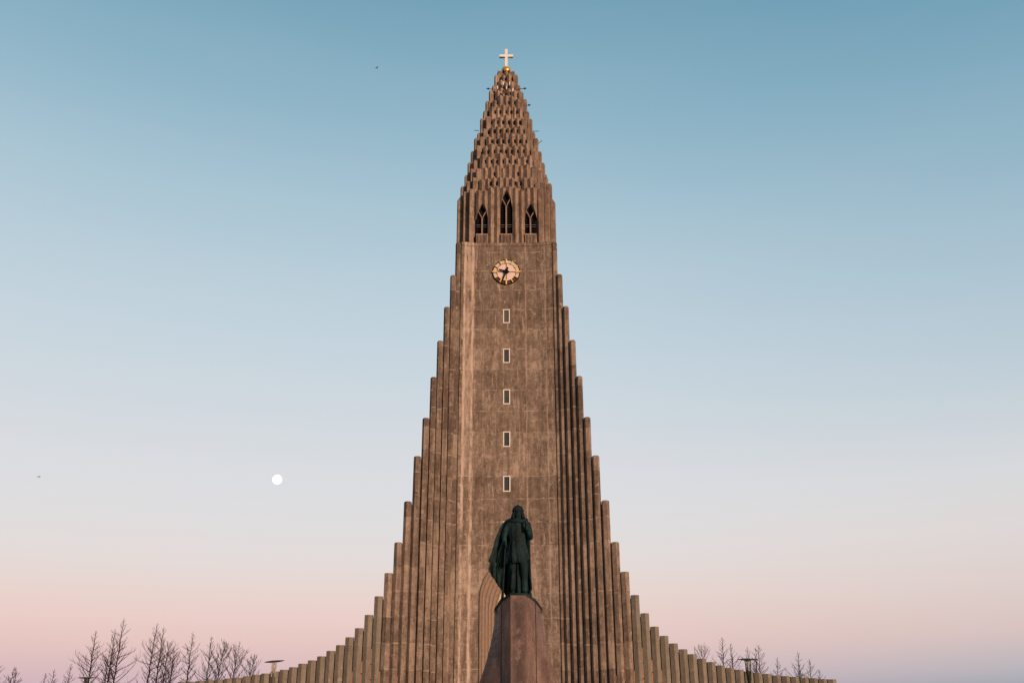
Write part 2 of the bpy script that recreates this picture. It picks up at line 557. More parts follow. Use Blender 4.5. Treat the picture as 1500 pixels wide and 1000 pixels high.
# the string course on which the belfry stands
bm = bmesh.new()
path = [(-4.6, -0.34), (-3.05, 0), (3.05, 0), (4.6, -0.34)]
prof = [(-0.002, LEDGE - 0.35), (-0.07, LEDGE - 0.28), (-0.07, LEDGE + 0.06), (0.5, LEDGE + 0.10)]
loft(bm, [[(x, y + dv, z) for dv, z in prof] for x, y in path], closed=False)
link("string_course", bm, M_FRONT, CH)

# windows up the middle of the tower
for z in WIN_Z:
    bm = bmesh.new()
    o, t = WHW - 0.004, 0.095
    zo = WHH - 0.004
    box(bm, -o, -o + t, -0.03, 0.16, z - zo, z + zo)
    box(bm, o - t, o, -0.03, 0.16, z - zo, z + zo)
    box(bm, -o + t, o - t, -0.027, 0.16, z - zo, z - zo + t)
    box(bm, -o + t, o - t, -0.027, 0.16, z + zo - t, z + zo)
    w = link("window", bm, M_FRAME, CH)
    bm = bmesh.new()
    box(bm, -o + t * 0.8, o - t * 0.8, 0.10, 0.13, z - zo + t * 0.8, z + zo - t * 0.8)
    link("pane", bm, M_GLASS, w)

# the portal: stepped splay and the lit window above the door
bm = bmesh.new()
prof = [(-0.05, 0.03), (-0.05, -0.14), (0.03, -0.17)]
N_STEP = 5
for i in range(N_STEP):
    f0, f1 = i / N_STEP, (i + 1) / N_STEP
    d0 = -0.17 + 1.5 * f0
    prof += [(f0 + 0.03, d0), (f0 + 0.09, d0), (f0 + 0.105, d0 + 0.17), (f0 + 0.125, d0 + 0.17), (f0 + 0.13, d0 + 0.12), (f1 - 0.005, d0 + 0.27)]
prof.append((1.0, 1.40))


def arch_params(f):
    return (2.4 + (1.03 - 2.4) * f, 9.6 + (7.9 - 9.6) * f, 4.2 + (6.6 - 4.2) * f)


stations = [('l', 0.0), ('l', 0.5), ('l', 1.0)] + [('a', i / 16) for i in range(1, 33)] + [('r', 1.0), ('r', 0.5), ('r', 0.0)]


def arch_point(f, st):
    hw, zs, rad = arch_params(f)
    kd, t = st
    if kd == 'l':
        return (-hw, t * zs)
    if kd == 'r':
        return (hw, t * zs)
    # sweep by angle so the two arcs meet in the point
    amax = math.acos((rad - hw) / rad)
    if t <= 1:
        a = amax * t
        return (-hw + rad - rad * math.cos(a), zs + rad * math.sin(a))
    a = amax * (2 - t)
    return (hw - rad + rad * math.cos(a), zs + rad * math.sin(a))


stations = [s_ for s_ in stations if s_ != ('a', 2.0)]
loft(bm, [[(arch_point(f, st)[0], dv, arch_point(f, st)[1]) for f, dv in prof] for st in stations], closed=False)
portal = link("portal", bm, M_TRACERY, CH)
bm = bmesh.new()
pl = [arch_point(1.0, st) for st in stations]
prism(bm, [(u, 1.30, z) for u, z in pl], [(u, 1.42, z) for u, z in pl])
link("portal_window", bm, M_PORTAL, portal)
bm = bmesh.new()
box(bm, -0.94, 0.94, 1.18, 1.29, 0, 3.2)
for x in (-0.47, 0.47):
    box(bm, x - 0.34, x + 0.34, 1.14, 1.18, 0.3, 2.9)
link("door", bm, M_SPOKE, portal)
bm = bmesh.new()
for x in (-0.3, 0.3):
    box(bm, x - 0.03, x + 0.03, 1.2, 1.298, 3.2, 10.6)
for z in (4.6, 6.0, 7.4, 8.8):
    box(bm, -0.92, 0.92, 1.21, 1.297, z - 0.03, z + 0.03)
link("glazing_bars", bm, M_METAL, portal)

# stepped hexagonal columns: (outer edge, depth of centre, top)
COLS = [(5.26, -0.12, 45.50), (5.72, -0.46, 41.62), (6.25, -0.86, 37.92), (6.80, -1.26, 34.13), (7.32, -1.65, 30.24), (7.92, -2.00, 26.08),
        (8.58, -2.28, 22.28), (9.29, -2.50, 18.08), (9.99, -2.65, 14.35), (10.72, -2.75, 11.71), (11.49, -2.80, 9.76), (12.26, -2.80, 8.20),
        (13.04, -2.80, 7.12), (13.81, -2.80, 6.34), (14.58, -2.80, 5.72), (15.36, -2.80, 5.27), (16.12, -2.80, 4.85), (16.89, -2.80, 4.52),
        (17.67, -2.80, 4.25), (18.44, -2.80, 3.96), (19.21, -2.80, 3.78), (19.98, -2.80, 3.62), (20.76, -2.80, 3.47), (21.53, -2.80, 3.36),
        (22.30, -2.80, 3.27), (23.08, -2.80, 3.17), (23.84, -2.80, 3.08), (24.61, -2.80, 3.01), (25.39, -2.80, 2.96), (26.16, -2.80, 2.91),
        (26.93, -2.80, 2.87), (27.71, -2.80, 2.84)]
centres = {}
for s in (-1, 1):
    for i, (ue, vc, zt) in enumerate(COLS):
        if i <= 4:
            ang, r, hw = R(30), 0.305, 0.305
        elif i <= 9:
            f = (i - 4) / 5
            ang = R(30 - 29 * f)
            r = 0.305 + 0.095 * f
            hw = r * math.sin(R(60) + ang)
        else:
            ang, r, hw = R(0), 0.40, 0.346
        u = s * (ue - hw)
        ang = -s * ang
        centres[(s, i)] = (u, vc, zt, r)
        j = rng.uniform(-0.012, 0.012)
        zt2 = zt + rng.uniform(-0.03, 0.03)
        bm = bmesh.new()
        rings = [hexring(u, vc, r, ang, 0), hexring(u, vc, r, ang, zt2 * 0.5), hexring(u, vc, r, ang, zt2 - (0.13 if i < 9 else 0.05)), hexring(u, vc, r * (0.93 if i < 9 else 0.97), ang, zt2 - (0.03 if i < 9 else 0.01)), hexring(u, vc, r * (0.8 if i < 9 else 0.9), ang, zt2)]
        loft(bm, rings)
        link("column", bm, M_COLUMN if i <= 9 else M_WING, CH)

# the wall behind the columns, stepping down with them
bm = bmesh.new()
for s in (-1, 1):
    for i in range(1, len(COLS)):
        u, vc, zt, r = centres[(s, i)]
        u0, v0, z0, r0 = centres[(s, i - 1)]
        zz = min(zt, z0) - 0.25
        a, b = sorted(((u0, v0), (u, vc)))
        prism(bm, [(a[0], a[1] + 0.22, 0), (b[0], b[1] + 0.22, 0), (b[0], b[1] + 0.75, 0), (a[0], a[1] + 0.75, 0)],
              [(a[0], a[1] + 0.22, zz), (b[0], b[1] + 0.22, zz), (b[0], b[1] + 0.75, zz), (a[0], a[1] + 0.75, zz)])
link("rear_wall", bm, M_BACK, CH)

# emissive orange glass in the slits between the lower columns
SLIT = {7: (0.5, 3.2), 8: (0.5, 5.8), 9: (0.5, 3.6), 10: (0.5, 5.4), 11: (0.5, 4.4), 12: (0.5, 3.6)}
for s in (-1, 1):
    for i, (z0, z1) in SLIT.items():
        u, vc, zt, r = centres[(s, i)]
        u2, v2, z2, r2 = centres[(s, i + 1)]
        bm = bmesh.new()
        um, vm = (u + u2) / 2, (vc + v2) / 2
        n = int((z1 - z0) / 1.3) + 1
        h = (z1 - z0) / n
        box(bm, um - 0.055, um + 0.055, vm - 0.05, vm + 0.0, z0, z1)
        for q in range(1, n):
            box(bm, um - 0.06, um + 0.06, vm - 0.07, vm - 0.052, z0 + q * h - 0.05, z0 + q * h + 0.05, 1)
        link("slit_window", bm, [M_SLIT, M_BLACK], CH)

# belfry and spire -------------------------------------------------
WINS = [(-2.55, 0.60, 48.62, 3.30, 0), (0.0, 0.60, 50.0, 4.19, 1), (2.55, 0.60, 48.62, 3.30, 0)]
TIERS = [(5.20, 52.35, 16), (4.89, 53.75, 15), (4.50, 55.5, 14), (4.19, 57.0, 13), (3.87, 58.55, 12), (3.52, 60.1, 11), (3.19, 61.5, 10),
         (2.88, 63.1, 9), (2.56, 64.55, 8), (2.30, 65.95, 7), (1.91, 67.3, 6), (1.57, 68.65, 5), (1.29, 69.95, 4), (0.95, 70.72, 3)]


def plan_r(u, w):
    k = 0.64 * w
    return w if abs(u) <= k else w - (abs(u) - k) * 0.95


def core_ring(w, z):
    c = 0.5 * w
    return [(x, AXIS + y, z) for x, y in ((-c, -w), (c, -w), (w, -c), (w, c), (c, w), (-c, w), (-w, c), (-w, -c))]


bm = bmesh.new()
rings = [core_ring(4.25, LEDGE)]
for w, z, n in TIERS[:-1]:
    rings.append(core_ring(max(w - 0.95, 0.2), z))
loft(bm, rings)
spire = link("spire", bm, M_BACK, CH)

for ti, (w, zt, n) in enumerate(TIERS):
    bm = bmesh.new()
    pitch = 2 * w / n
    r = pitch / math.sqrt(3) * 1.02
    zb = LEDGE if ti == 0 else (TIERS[ti - 2][1] - 1.6 if ti > 1 else 50.9)
    zlow = LEDGE if ti == 0 else TIERS[ti - 1][1]
    for q in range(4):
        rot = q * math.pi / 2
        us = [(i - (n - 1) / 2) * pitch for i in range(n)]
        if q in (1, 3):
            us = [u for u in us if abs(u) < 0.62 * w]
        for ii, u in enumerate(us):
            rc = plan_r(u, w) - r * 1.75
            cham = abs(u) > 0.64 * w
            ang = (R(28) if cham else 0.0) * (-1 if u > 0 else 1)
            jz = rng.choice((0.12, -0.05, -0.35, 0.28, -0.2)) + rng.uniform(-0.08, 0.08) - 0.06 * abs(u)
            if ti >= 12:
                jz = 0.0
            if ti == 0:
                jz = -0.02 + (-0.55 if abs(u) > 0.9 * w else 0) + rng.choice((0.0, -0.3, 0.15))
            ztop = zt + jz
            rec = rng.choice((0.0, 0.0, 0.10, 0.18)) if ti > 0 else rng.choice((0.0, 0.06))
            # outline, finer than a hexagon so it can follow the window heads
            ca, sa = math.cos(ang), math.sin(ang)
            base = []
            for (hx, hy, _z) in hexring(0, 0, r, 0, 0):
                hy *= 1.75
                base.append((u + hx * ca + hy * sa, -rc + rec - hx * sa + hy * ca, 0))
            pts = []
            for a in range(6):
                p0, p1 = base[a], base[(a + 1) % 6]
                pts += [p0, ((p0[0] + p1[0]) / 2, (p0[1] + p1[1]) / 2, 0)]
            skip = False
            zs = [zb] * len(pts)
            if q == 0 and ti <= 2:
                for (uw, hw, z_s, rad, cen) in WINS:
                    if abs(u - uw) < hw + 0.28:
                        zs = [max(zb, lancet(p[0] - uw, hw, z_s, rad) if abs(p[0] - uw) < hw - 1e-6 else (zb if abs(u - uw) > hw else z_s)) for p in pts]
                        if max(zs) > ztop - 0.1:
                            zs = [min(z_, ztop - 0.1) for z_ in zs]
            cr, sr = math.cos(rot), math.sin(rot)

            def T(p):
                return (p[0] * cr - p[1] * sr, AXIS + p[0] * sr + p[1] * cr, p[2])
            lo = [T((p[0], p[1], z)) for p, z in zip(pts, zs)]
            mid = [T((p[0], p[1], ztop - 0.07)) for p in pts]
            hi = [T((u + (p[0] - u) * 0.86, -rc + rec + (p[1] + rc - rec) * 0.86, ztop)) for p in pts]
            loft(bm, [lo, mid, hi])
            # solid near-black block painted as the darkness of an opening, in the groove beside this column, above the tier below
            if ti > 0 and ii + 1 < len(us) and rng.random() < 0.9 and (q != 0 or ti > 2 or all(abs(u + pitch / 2 - W[0]) > 0.75 for W in WINS)):
                um = u + pitch / 2
                rv = (plan_r(us[ii], w) + plan_r(us[ii + 1], w)) / 2 - r * 1.75 + r * 0.875
                z0 = zlow + 0.50
                pts4 = [(um - 0.10, -rv - 0.10), (um + 0.10, -rv - 0.10), (um + 0.10, -rv + 0.2), (um - 0.10, -rv + 0.2)]
                prism(bm, [T((x, y, z0)) for x, y in pts4], [T((x, y, z0 + 0.42)) for x, y in pts4], 1)
    if ti == len(TIERS) - 1:
        lathe(bm, [(0.8, zt - 0.5), (0.8, zt - 0.04)], 0, AXIS, 8)
    link("spire_tier", bm, [M_SPIRE, M_OPEN], spire)

for (uw, hw, z_s, rad, cen) in WINS:
    sill = 46.67
    bm = bmesh.new()           # louvred panel set back in the wall, near-black for the unlit belfry inside
    out = [(uw - hw - 0.2, sill - 1.1), (uw + hw + 0.2, sill - 1.1), (uw + hw + 0.2, z_s)]
    out += [(uw + (hw + 0.2) * math.cos(a), z_s + (lancet(0, hw, z_s, rad) - z_s + 0.3) * math.sin(a)) for a in [math.pi * i / 14 for i in range(1, 14)]]
    out += [(uw - hw - 0.2, z_s)]
    prism(bm, [(x, 0.72, z) for x, z in out], [(x, 0.9, z) for x, z in out])
    z = sill + 0.3
    while z < z_s:
        prism(bm, [(uw - hw, 0.60, z), (uw + hw, 0.60, z), (uw + hw, 0.72, z + 0.12), (uw - hw, 0.72, z + 0.12)],
              [(uw - hw, 0.60, z + 0.03), (uw + hw, 0.60, z + 0.03), (uw + hw, 0.72, z + 0.15), (uw - hw, 0.72, z + 0.15)])
        z += 0.3
    bw = link("belfry_window", bm, M_OPEN, CH)
    bm = bmesh.new()           # Y tracery
    zf = z_s + 0.05
    box(bm, uw - 0.075, uw + 0.075, 0.36, 0.52, sill, zf)
    for s in (-1, 1):
        pr = []
        for i in range(9):
            t = i / 8
            x = t * hw * 0.86
            zc = zf - 0.05 + 1.05 * (t ** 0.8) * (1.0 if not cen else 1.15)
            zc = min(zc, lancet(x, hw, z_s, rad) + 0.02)
            pr.append((x, zc))
        rings = [[(uw + s * (x + 0.0), 0.37, zc - 0.09), (uw + s * x, 0.51, zc - 0.09), (uw + s * x, 0.51, zc + 0.09), (uw + s * x, 0.37, zc + 0.09)] for x, zc in pr]
        loft(bm, rings)
    link("tracery", bm, M_TRACERY, bw)
    bm = bmesh.new()           # guard rail
    box(bm, uw - hw, uw + hw, 0.54, 0.58, 47.95, 48.0)
    box(bm, uw - hw, uw + hw, 0.54, 0.58, 47.72, 47.75)
    link("rail", bm, M_LAMPGREY, bw)
    bm = bmesh.new()           # ribbed apron under the opening
    box(bm, uw - hw - 0.05, uw + hw + 0.05, 0.25, 0.7, LEDGE + 0.02, sill)
    for i in range(8):
        x = uw - hw + (i + 0.5) * 2 * hw / 8
        box(bm, x - 0.035, x + 0.035, 0.06, 0.252, LEDGE + 0.12, sill - 0.09)
    box(bm, uw - hw - 0.02, uw + hw + 0.02, 0.10, 0.3, sill - 0.09, sill + 0.04)
    link("apron", bm, M_SPIRE, bw)

# cross on its gilded ball
bm = bmesh.new()
box(bm, -0.165, 0.165, AXIS - 0.17, AXIS + 0.17, 71.55, 74.35)
box(bm, -0.82, -0.165, AXIS - 0.167, AXIS + 0.167, 73.22, 73.56)
box(bm, 0.165, 0.82, AXIS - 0.167, AXIS + 0.167, 73.22, 73.56)
bmesh.ops.bevel(bm, geom=[e for e in bm.edges], offset=0.015, segments=1, affect='EDGES')
cross = link("cross", bm, M_CROSS, CH)
bm = bmesh.new()
lathe(bm, [(0.05, 70.64)] + [(0.58 * math.sin(math.pi * i / 14), 71.22 - 0.58 * math.cos(math.pi * i / 14)) for i in range(1, 14)] + [(0.05, 71.80)], 0, AXIS, 28)
link("ball", bm, M_GOLDBALL, cross, True)

# floodlights and rods sticking out of the spire
for (x, z, dx, dz, y) in ((-1.2, 67.75, -1.15, 0.0, AXIS - 1.2), (1.35, 67.75, 1.05, 0.05, AXIS - 1.2), (1.9, 65.3, 0.95, 0.03, AXIS - 1.4), (3.2, 59.35, 0.85, 0.75, AXIS - 2.0),
                          (-3.1, 61.5, -0.55, 0.0, AXIS - 2.0), (3.0, 61.4, 0.7, -0.05, AXIS - 2.0)):
    bm = bmesh.new()
    tube(bm, [(x, y, z), (x + dx, y - 0.1, z + dz)], 0.035, 6)
    if abs(dx) > 0.9:
        hx = x + dx * 0.78
        prism(bm, [(hx - 0.11, y - 0.2, z - 0.01), (hx + 0.11, y - 0.2, z - 0.01), (hx + 0.11, y + 0.03, z - 0.01), (hx - 0.11, y + 0.03, z - 0.01)],
              [(hx - 0.07, y - 0.16, z + 0.10), (hx + 0.07, y - 0.16, z + 0.10), (hx + 0.07, y, z + 0.10), (hx - 0.07, y, z + 0.10)])
    link("floodlight", bm, M_METAL, CH)

# small gilt lights set in the upper spire
for (x, z) in ((-0.33, 68.0), (0.42, 68.0), (-1.0, 67.45), (0.05, 67.42), (0.78, 66.95)):
    bm = bmesh.new()
    yy = AXIS - (1.95 if z > 67.2 else 2.15)
    box(bm, x - 0.06, x + 0.06, yy - 0.04, yy + 0.3, z - 0.22, z + 0.22)
    link("spire_lamp", bm, M_FRAME, CH)

# clock
CZ, CR = 42.18, 1.42
bm = bmesh.new()


def disc(bm, r0, r1, a0, a1, y0, y1, mi=0, n=64):
    """ring sector in the wall plane between two depths"""
    full = a1 - a0 >= 2 * math.pi - 1e-6
    k = max(3, int(n * (a1 - a0) / (2 * math.pi)))
    rings = []
    for i in range(k if full else k + 1):
        a = a0 + (a1 - a0) * i / k
        sn, cs = math.sin(a), math.cos(a)
        rings.append([(r0 * sn, y0, CZ + r0 * cs), (r1 * sn, y0, CZ + r1 * cs), (r1 * sn, y1, CZ + r1 * cs), (r0 * sn, y1, CZ + r0 * cs)])
    if full:
        rings.append(rings[0])
    loft(bm, rings, True, (not full, not full), mi)


disc(bm, 1.345, CR, 0, 2 * math.pi, -0.11, -0.003)
disc(bm, 0.0001, 1.33, 0, 2 * math.pi, -0.05, -0.004)
clock = link("clock", bm, M_BLACK, CH)
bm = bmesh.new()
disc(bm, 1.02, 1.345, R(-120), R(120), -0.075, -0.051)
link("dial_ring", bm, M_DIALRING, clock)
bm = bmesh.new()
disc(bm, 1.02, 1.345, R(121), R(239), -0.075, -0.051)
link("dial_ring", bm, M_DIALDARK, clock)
bm = bmesh.new()
disc(bm, 0.0001, 0.95, 0, 2 * math.pi, -0.10, -0.051)
link("dial", bm, M_DIAL, clock)


def bar(ang, r0, r1, w0, w1, y0, y1, name, mat):
    bm = bmesh.new()
    sn, cs = math.sin(ang), math.cos(ang)

    def P(rr, t, y):
        return (rr * sn + t * cs, y, CZ + rr * cs - t * sn)
    prism(bm, [P(r0, -w0, y0), P(r0, w0, y0), P(r1, w1, y0), P(r1, -w1, y0)], [P(r0, -w0, y1), P(r0, w0, y1), P(r1, w1, y1), P(r1, -w1, y1)])
    return link(name, bm, mat, clock)


for h in range(12):
    big = h % 3 == 0
    bar(R(30 * h), 0.93 if big else 0.97, 1.45 if big else 1.36, 0.075 if big else 0.055, 0.06 if big else 0.045, -0.24, -0.08, "hour_marker", M_GOLD)
for h in range(4):
    bar(R(90 * h), 0.1, 0.94, 0.045, 0.045, -0.118, -0.101, "spoke", M_SPOKE)
bar(R(286.5), -0.3, 0.82, 0.09, 0.055, -0.30, -0.26, "hour_hand", M_BLACK)
bar(R(200), -0.45, 1.16, 0.085, 0.05, -0.36, -0.32, "minute_hand", M_BLACK)
bm = bmesh.new()
disc(bm, 0.0001, 0.2, 0, 2 * math.pi, -0.40, -0.12, n=20)
link("hub", bm, M_BLACK, clock)

# nave behind the tower
bm = bmesh.new()
pts = [(-11, 0), (-11, 13), (-6, 25), (0, 30.5), (6, 25), (11, 13), (11, 0)]
prism(bm, [(x, 10.7, z) for x, z in pts], [(x, 62, z) for x, z in pts])
link("nave", bm, M_WING, CH)
bm = bmesh.new()
for a, b in zip(pts[1:-1], pts[2:-1]):
    n_ = Vector((-(b[1] - a[1]), 0, b[0] - a[0])).normalized() * (0.3)
    p = [(a[0], a[1]), (b[0], b[1]), (b[0] - abs(0) + n_.x, b[1] + n_.z), (a[0] + n_.x, a[1] + n_.z)]
    prism(bm, [(x, 10.75, z + 0.003) for x, z in p], [(x, 62.3, z + 0.003) for x, z in p])
link("nave_roof", bm, M_ROOF, CH)

# ------------------------------------------------------------------ statue on its stone
PED = thing("pedestal", (0.19, 35, 0), "red granite pedestal shaped like a ship's prow under the bronze statue", "pedestal")


def ped_ring(z):
    # half width of the stone and how far its stem stands forward, by height
    tab = [(0.0, 2.5), (0.8, 1.98), (1.4, 1.68), (2.03, 1.43), (2.66, 1.20), (3.12, 1.075), (3.54, 0.975), (4.06, 0.885), (4.58, 0.845), (5.0, 0.84)]
    for (z0, w0), (z1, w1) in zip(tab, tab[1:]):
        if z <= z1:
            w = w0 + (w1 - w0) * (z - z0) / (z1 - z0)
            break
    f = 0.72 + 0.32 * w
    return w, f


def ped_pts(z):
    w, f = ped_ring(z)
    c = 0.285
    m = min(0.62, w - 0.2)
    ym = -f * 0.62
    return [(-w, 0), (-m, ym), (-c, -f), (c, -f), (m, ym), (w, 0), (m, -ym), (c, f), (-c, f), (-m, -ym)]


bm = bmesh.new()
rings = []
for z in (0, 0.4, 0.8, 1.1, 1.4, 1.7, 2.03, 2.3, 2.6, 2.9, 3.2, 3.5, 3.8, 4.05, 4.3, 4.58):
    rings.append([(x, y, z) for x, y in ped_pts(z)])
# sloping shoulders up to the narrow top
p = ped_pts(4.6)
zt = {0: 4.58, 1: 4.80, 2: 4.99, 3: 4.99, 4: 4.80, 5: 4.58, 6: 4.80, 7: 4.99, 8: 4.99, 9: 4.80}
rings.append([(x, y, zt[i]) for i, (x, y) in enumerate(p)])
vs = [[bm.verts.new(q) for q in r_] for r_ in rings]
for a, b in zip(vs, vs[1:]):
    for i in range(10):
        j = (i + 1) % 10
        q = [a[i], a[j], b[j], b[i]]
        if (a[i].co - b[i].co).length < 1e-6:
            q = [a[i], a[j], b[j]]
        elif (a[j].co - b[j].co).length < 1e-6:
            q = [a[i], a[j], b[i]]
        bm.faces.new(q)
t_ = vs[-1]
for q in ((2, 3, 7, 8), (1, 2, 8, 9), (3, 4, 6, 7), (0, 1, 9), (4, 5, 6)):
    bm.faces.new([t_[i] for i in q])
bmesh.ops.remove_doubles(bm, verts=bm.verts, dist=1e-5)
link("stone", bm, M_GRANITE, PED)
# joints between the facing slabs
bm = bmesh.new()
for s in (-1, 1):
    pts_ = []
    for z in (0.0, 0.8, 1.4, 2.03, 2.6, 3.2, 3.8, 4.3, 4.6, 4.78):
        q = ped_pts(z)[1 if s < 0 else 4]
        pts_.append((q[0] * 1.004, q[1] * 1.004, z))
    tube(bm, pts_, 0.012, 5)
link("slab_joints", bm, M_BLACK, PED)
# bronze coping along the shoulders
bm = bmesh.new()
for s in (-1, 1):
    rr = []
    for (i, z) in ((2, 4.99), (1, 4.80), (0, 4.58)):
        x, y = p[i]
        rr.append((x * s * -1 if s > 0 else x, y, z))
    rings = []
    for (x, y, z) in rr:
        rings.append([(x * 1.02, y - 0.03, z - 0.02), (x * 1.02, y - 0.03, z + 0.075), (x * 1.02, -y * 0.98 + 0.03, z + 0.075), (x * 1.02, -y * 0.98 + 0.03, z - 0.02)])
    x, y, z = rr[-1]
    rings.append([(x * 1.045, -0.12, z - 0.14), (x * 1.06, -0.12, z - 0.05), (x * 1.06, 0.12, z - 0.05), (x * 1.045, 0.12, z - 0.14)])
    loft(bm, rings)
box(bm, -0.30, 0.30, p[2][1] - 0.03, -p[2][1] + 0.03, 4.995, 5.07)
link("coping", bm, M_BRONZE, PED)

ST = thing("statue", (0.17, 35, 5.07), "dark green bronze statue of a cloaked man in a helmet standing on the granite pedestal", "statue")


ST.scale = (1.0, 0.98, 0.965)


def skin_body(name, nodes, edges, mat, parent, levels=2):
    me = bpy.data.meshes.new(name)
    names = list(nodes)
    me.from_pydata([nodes[k][0] for k in names], [(names.index(a), names.index(b)) for a, b in edges], [])
    o = bpy.data.objects.new(name, me)
    COL.objects.link(o)
    o.parent = parent
    me.materials.append(mat)
    md = o.modifiers.new("skin", 'SKIN')
    md.use_smooth_shade = True
    for i, k in enumerate(names):
        sv = me.skin_vertices[0].data[i]
        r_ = nodes[k][1]
        sv.radius = r_ if isinstance(r_, tuple) else (r_, r_)
        sv.use_root = (i == 0)
    sb = o.modifiers.new("subd", 'SUBSURF')
    sb.levels = levels
    sb.render_levels = levels
    return o


N = {
    'pelvis': ((0.0, 0.0, 1.72), (0.27, 0.22)), 'waist': ((0.0, 0.0, 2.08), (0.25, 0.2)), 'chest': ((0.02, 0.0, 2.48), (0.33, 0.24)),
    'upper': ((0.03, -0.01, 2.74), (0.27, 0.2)), 'neck': ((0.04, -0.02, 2.93), 0.12), 'jaw': ((0.04, -0.07, 3.06), 0.14),
    'head': ((0.035, -0.05, 3.20), 0.175), 'crown': ((0.03, -0.03, 3.33), 0.13),
    'nose': ((0.038, -0.235, 3.16), 0.028), 'brow': ((0.037, -0.215, 3.225), 0.055), 'beard': ((0.045, -0.17, 3.0), 0.075),
    'shl': ((-0.36, 0.0, 2.70), 0.16), 'ell': ((-0.52, -0.04, 2.22), 0.115), 'wrl': ((-0.47, -0.22, 1.93), 0.075), 'pal': ((-0.455, -0.27, 1.85), 0.065),
    'shr': ((0.39, 0.0, 2.70), 0.16), 'elr': ((0.50, -0.08, 2.13), 0.125), 'wrr': ((0.40, -0.34, 2.46), 0.075), 'par': ((0.37, -0.37, 2.57), 0.065),
    'hil': ((-0.16, 0.0, 1.6), 0.2), 'knl': ((-0.17, -0.05, 0.98), 0.145), 'cal': ((-0.17, 0.02, 0.68), 0.125), 'anl': ((-0.17, 0.0, 0.16), 0.085), 'bal': ((-0.2, -0.18, 0.07), 0.075), 'tol': ((-0.21, -0.30, 0.05), 0.05),
    'hir': ((0.17, 0.0, 1.6), 0.2), 'knr': ((0.25, -0.24, 1.0), 0.16), 'car': ((0.25, -0.14, 0.66), 0.135), 'anr': ((0.25, -0.16, 0.16), 0.10), 'bar': ((0.27, -0.28, 0.07), 0.08), 'tor': ((0.30, -0.42, 0.05), 0.055),
}
E_ = [('pelvis', 'waist'), ('waist', 'chest'), ('chest', 'upper'), ('upper', 'neck'), ('neck', 'jaw'), ('jaw', 'head'), ('head', 'crown'), ('head', 'brow'), ('brow', 'nose'), ('jaw', 'beard'),
      ('upper', 'shl'), ('shl', 'ell'), ('ell', 'wrl'), ('wrl', 'pal'), ('upper', 'shr'), ('shr', 'elr'), ('elr', 'wrr'), ('wrr', 'par'),
      ('pelvis', 'hil'), ('hil', 'knl'), ('knl', 'cal'), ('cal', 'anl'), ('anl', 'bal'), ('bal', 'tol'), ('pelvis', 'hir'), ('hir', 'knr'), ('knr', 'car'), ('car', 'anr'), ('anr', 'bar'), ('bar', 'tor')]
# fingers closed round the axe shaft (photo's left hand) and round the scroll (photo's right hand)
for side_, base, out, curl in (('l', Vector((-0.455, -0.27, 1.85)), Vector((0.06, -0.06, 0)), Vector((-0.07, -0.05, -0.02))),
                               ('r', Vector((0.37, -0.37, 2.57)), Vector((-0.06, -0.05, 0.03)), Vector((0.05, -0.06, 0.0)))):
    for fi in range(4):
        off = Vector((0, 0, 0.045 - fi * 0.034))
        a = base + off + out * 0.9
        b = a + out * 0.6 + curl * 0.5
        c = b + curl * (1.0 - 0.12 * fi)
        for nm, q, rr in (('a', a, 0.02), ('b', b, 0.018), ('c', c, 0.014)):
            N['f%s%d%s' % (side_, fi, nm)] = (tuple(q), rr)
        pa = 'pa' + side_
        E_ += [(pa, 'f%s%da' % (side_, fi)), ('f%s%da' % (side_, fi), 'f%s%db' % (side_, fi)), ('f%s%db' % (side_, fi), 'f%s%dc' % (side_, fi))]
    a = base + Vector((0, -0.05, 0.07))
    N['t%sa' % side_] = (tuple(a), 0.024)
    N['t%sb' % side_] = (tuple(a + curl * 0.7 + Vector((0, -0.03, 0.03))), 0.018)
    E_ += [('wr' + side_, 't%sa' % side_), ('t%sa' % side_, 't%sb' % side_)]
skin_body("body", N, E_, M_BRONZE, ST)

# tunic: chest to a ragged hem above the knees, gathered by a belt
bm = bmesh.new()
rings = []
nseg = 48
for (z, rx, ry, fold, cx) in ((2.86, 0.20, 0.16, 0.0, 0.03), (2.78, 0.36, 0.23, 0.005, 0.02), (2.6, 0.385, 0.27, 0.012, 0.02), (2.35, 0.355, 0.27, 0.016, 0.01), (2.17, 0.315, 0.25, 0.014, 0.0), (2.10, 0.30, 0.24, 0.006, 0.0),
                              (2.04, 0.325, 0.255, 0.012, 0.0), (1.85, 0.37, 0.29, 0.025, 0.0), (1.6, 0.40, 0.32, 0.04, 0.01), (1.42, 0.42, 0.34, 0.05, 0.02), (1.24, 0.43, 0.35, 0.055, 0.03)):
    ring = []
    for k_ in range(nseg):
        a = 2 * math.pi * k_ / nseg
        fo = fold * (0.7 * math.sin(8 * a + 0.9 * math.sin(3 * z)) + 0.6 * math.sin(13 * a + 2 * z) + 0.5 * math.sin(5 * a - 1.3 * z))
        hem = 0.0
        if z < 1.3:
            hem = 0.10 * math.sin(2 * a + 0.7) + 0.04 * math.sin(7 * a) + 0.11 * math.cos(a) * (1 if math.sin(a) < 0 else 0.3)
        ring.append((cx + (rx + fo) * math.cos(a), (ry + fo) * math.sin(a), z + hem))
    rings.append(ring)
loft(bm, rings, True, (True, False))
tun = link("tunic", bm, M_BRONZE, ST, True)
tun.modifiers.new("thick", 'SOLIDIFY').thickness = 0.03
bm = bmesh.new()
loft(bm, [[(0.325 * math.cos(2 * math.pi * k_ / 40), 0.265 * math.sin(2 * math.pi * k_ / 40), z) for k_ in range(40)] for z in (2.06, 2.08, 2.14, 2.16)])
box(bm, -0.06, 0.06, -0.30, -0.25, 2.05, 2.17)
link("belt", bm, M_BRONZE, tun)

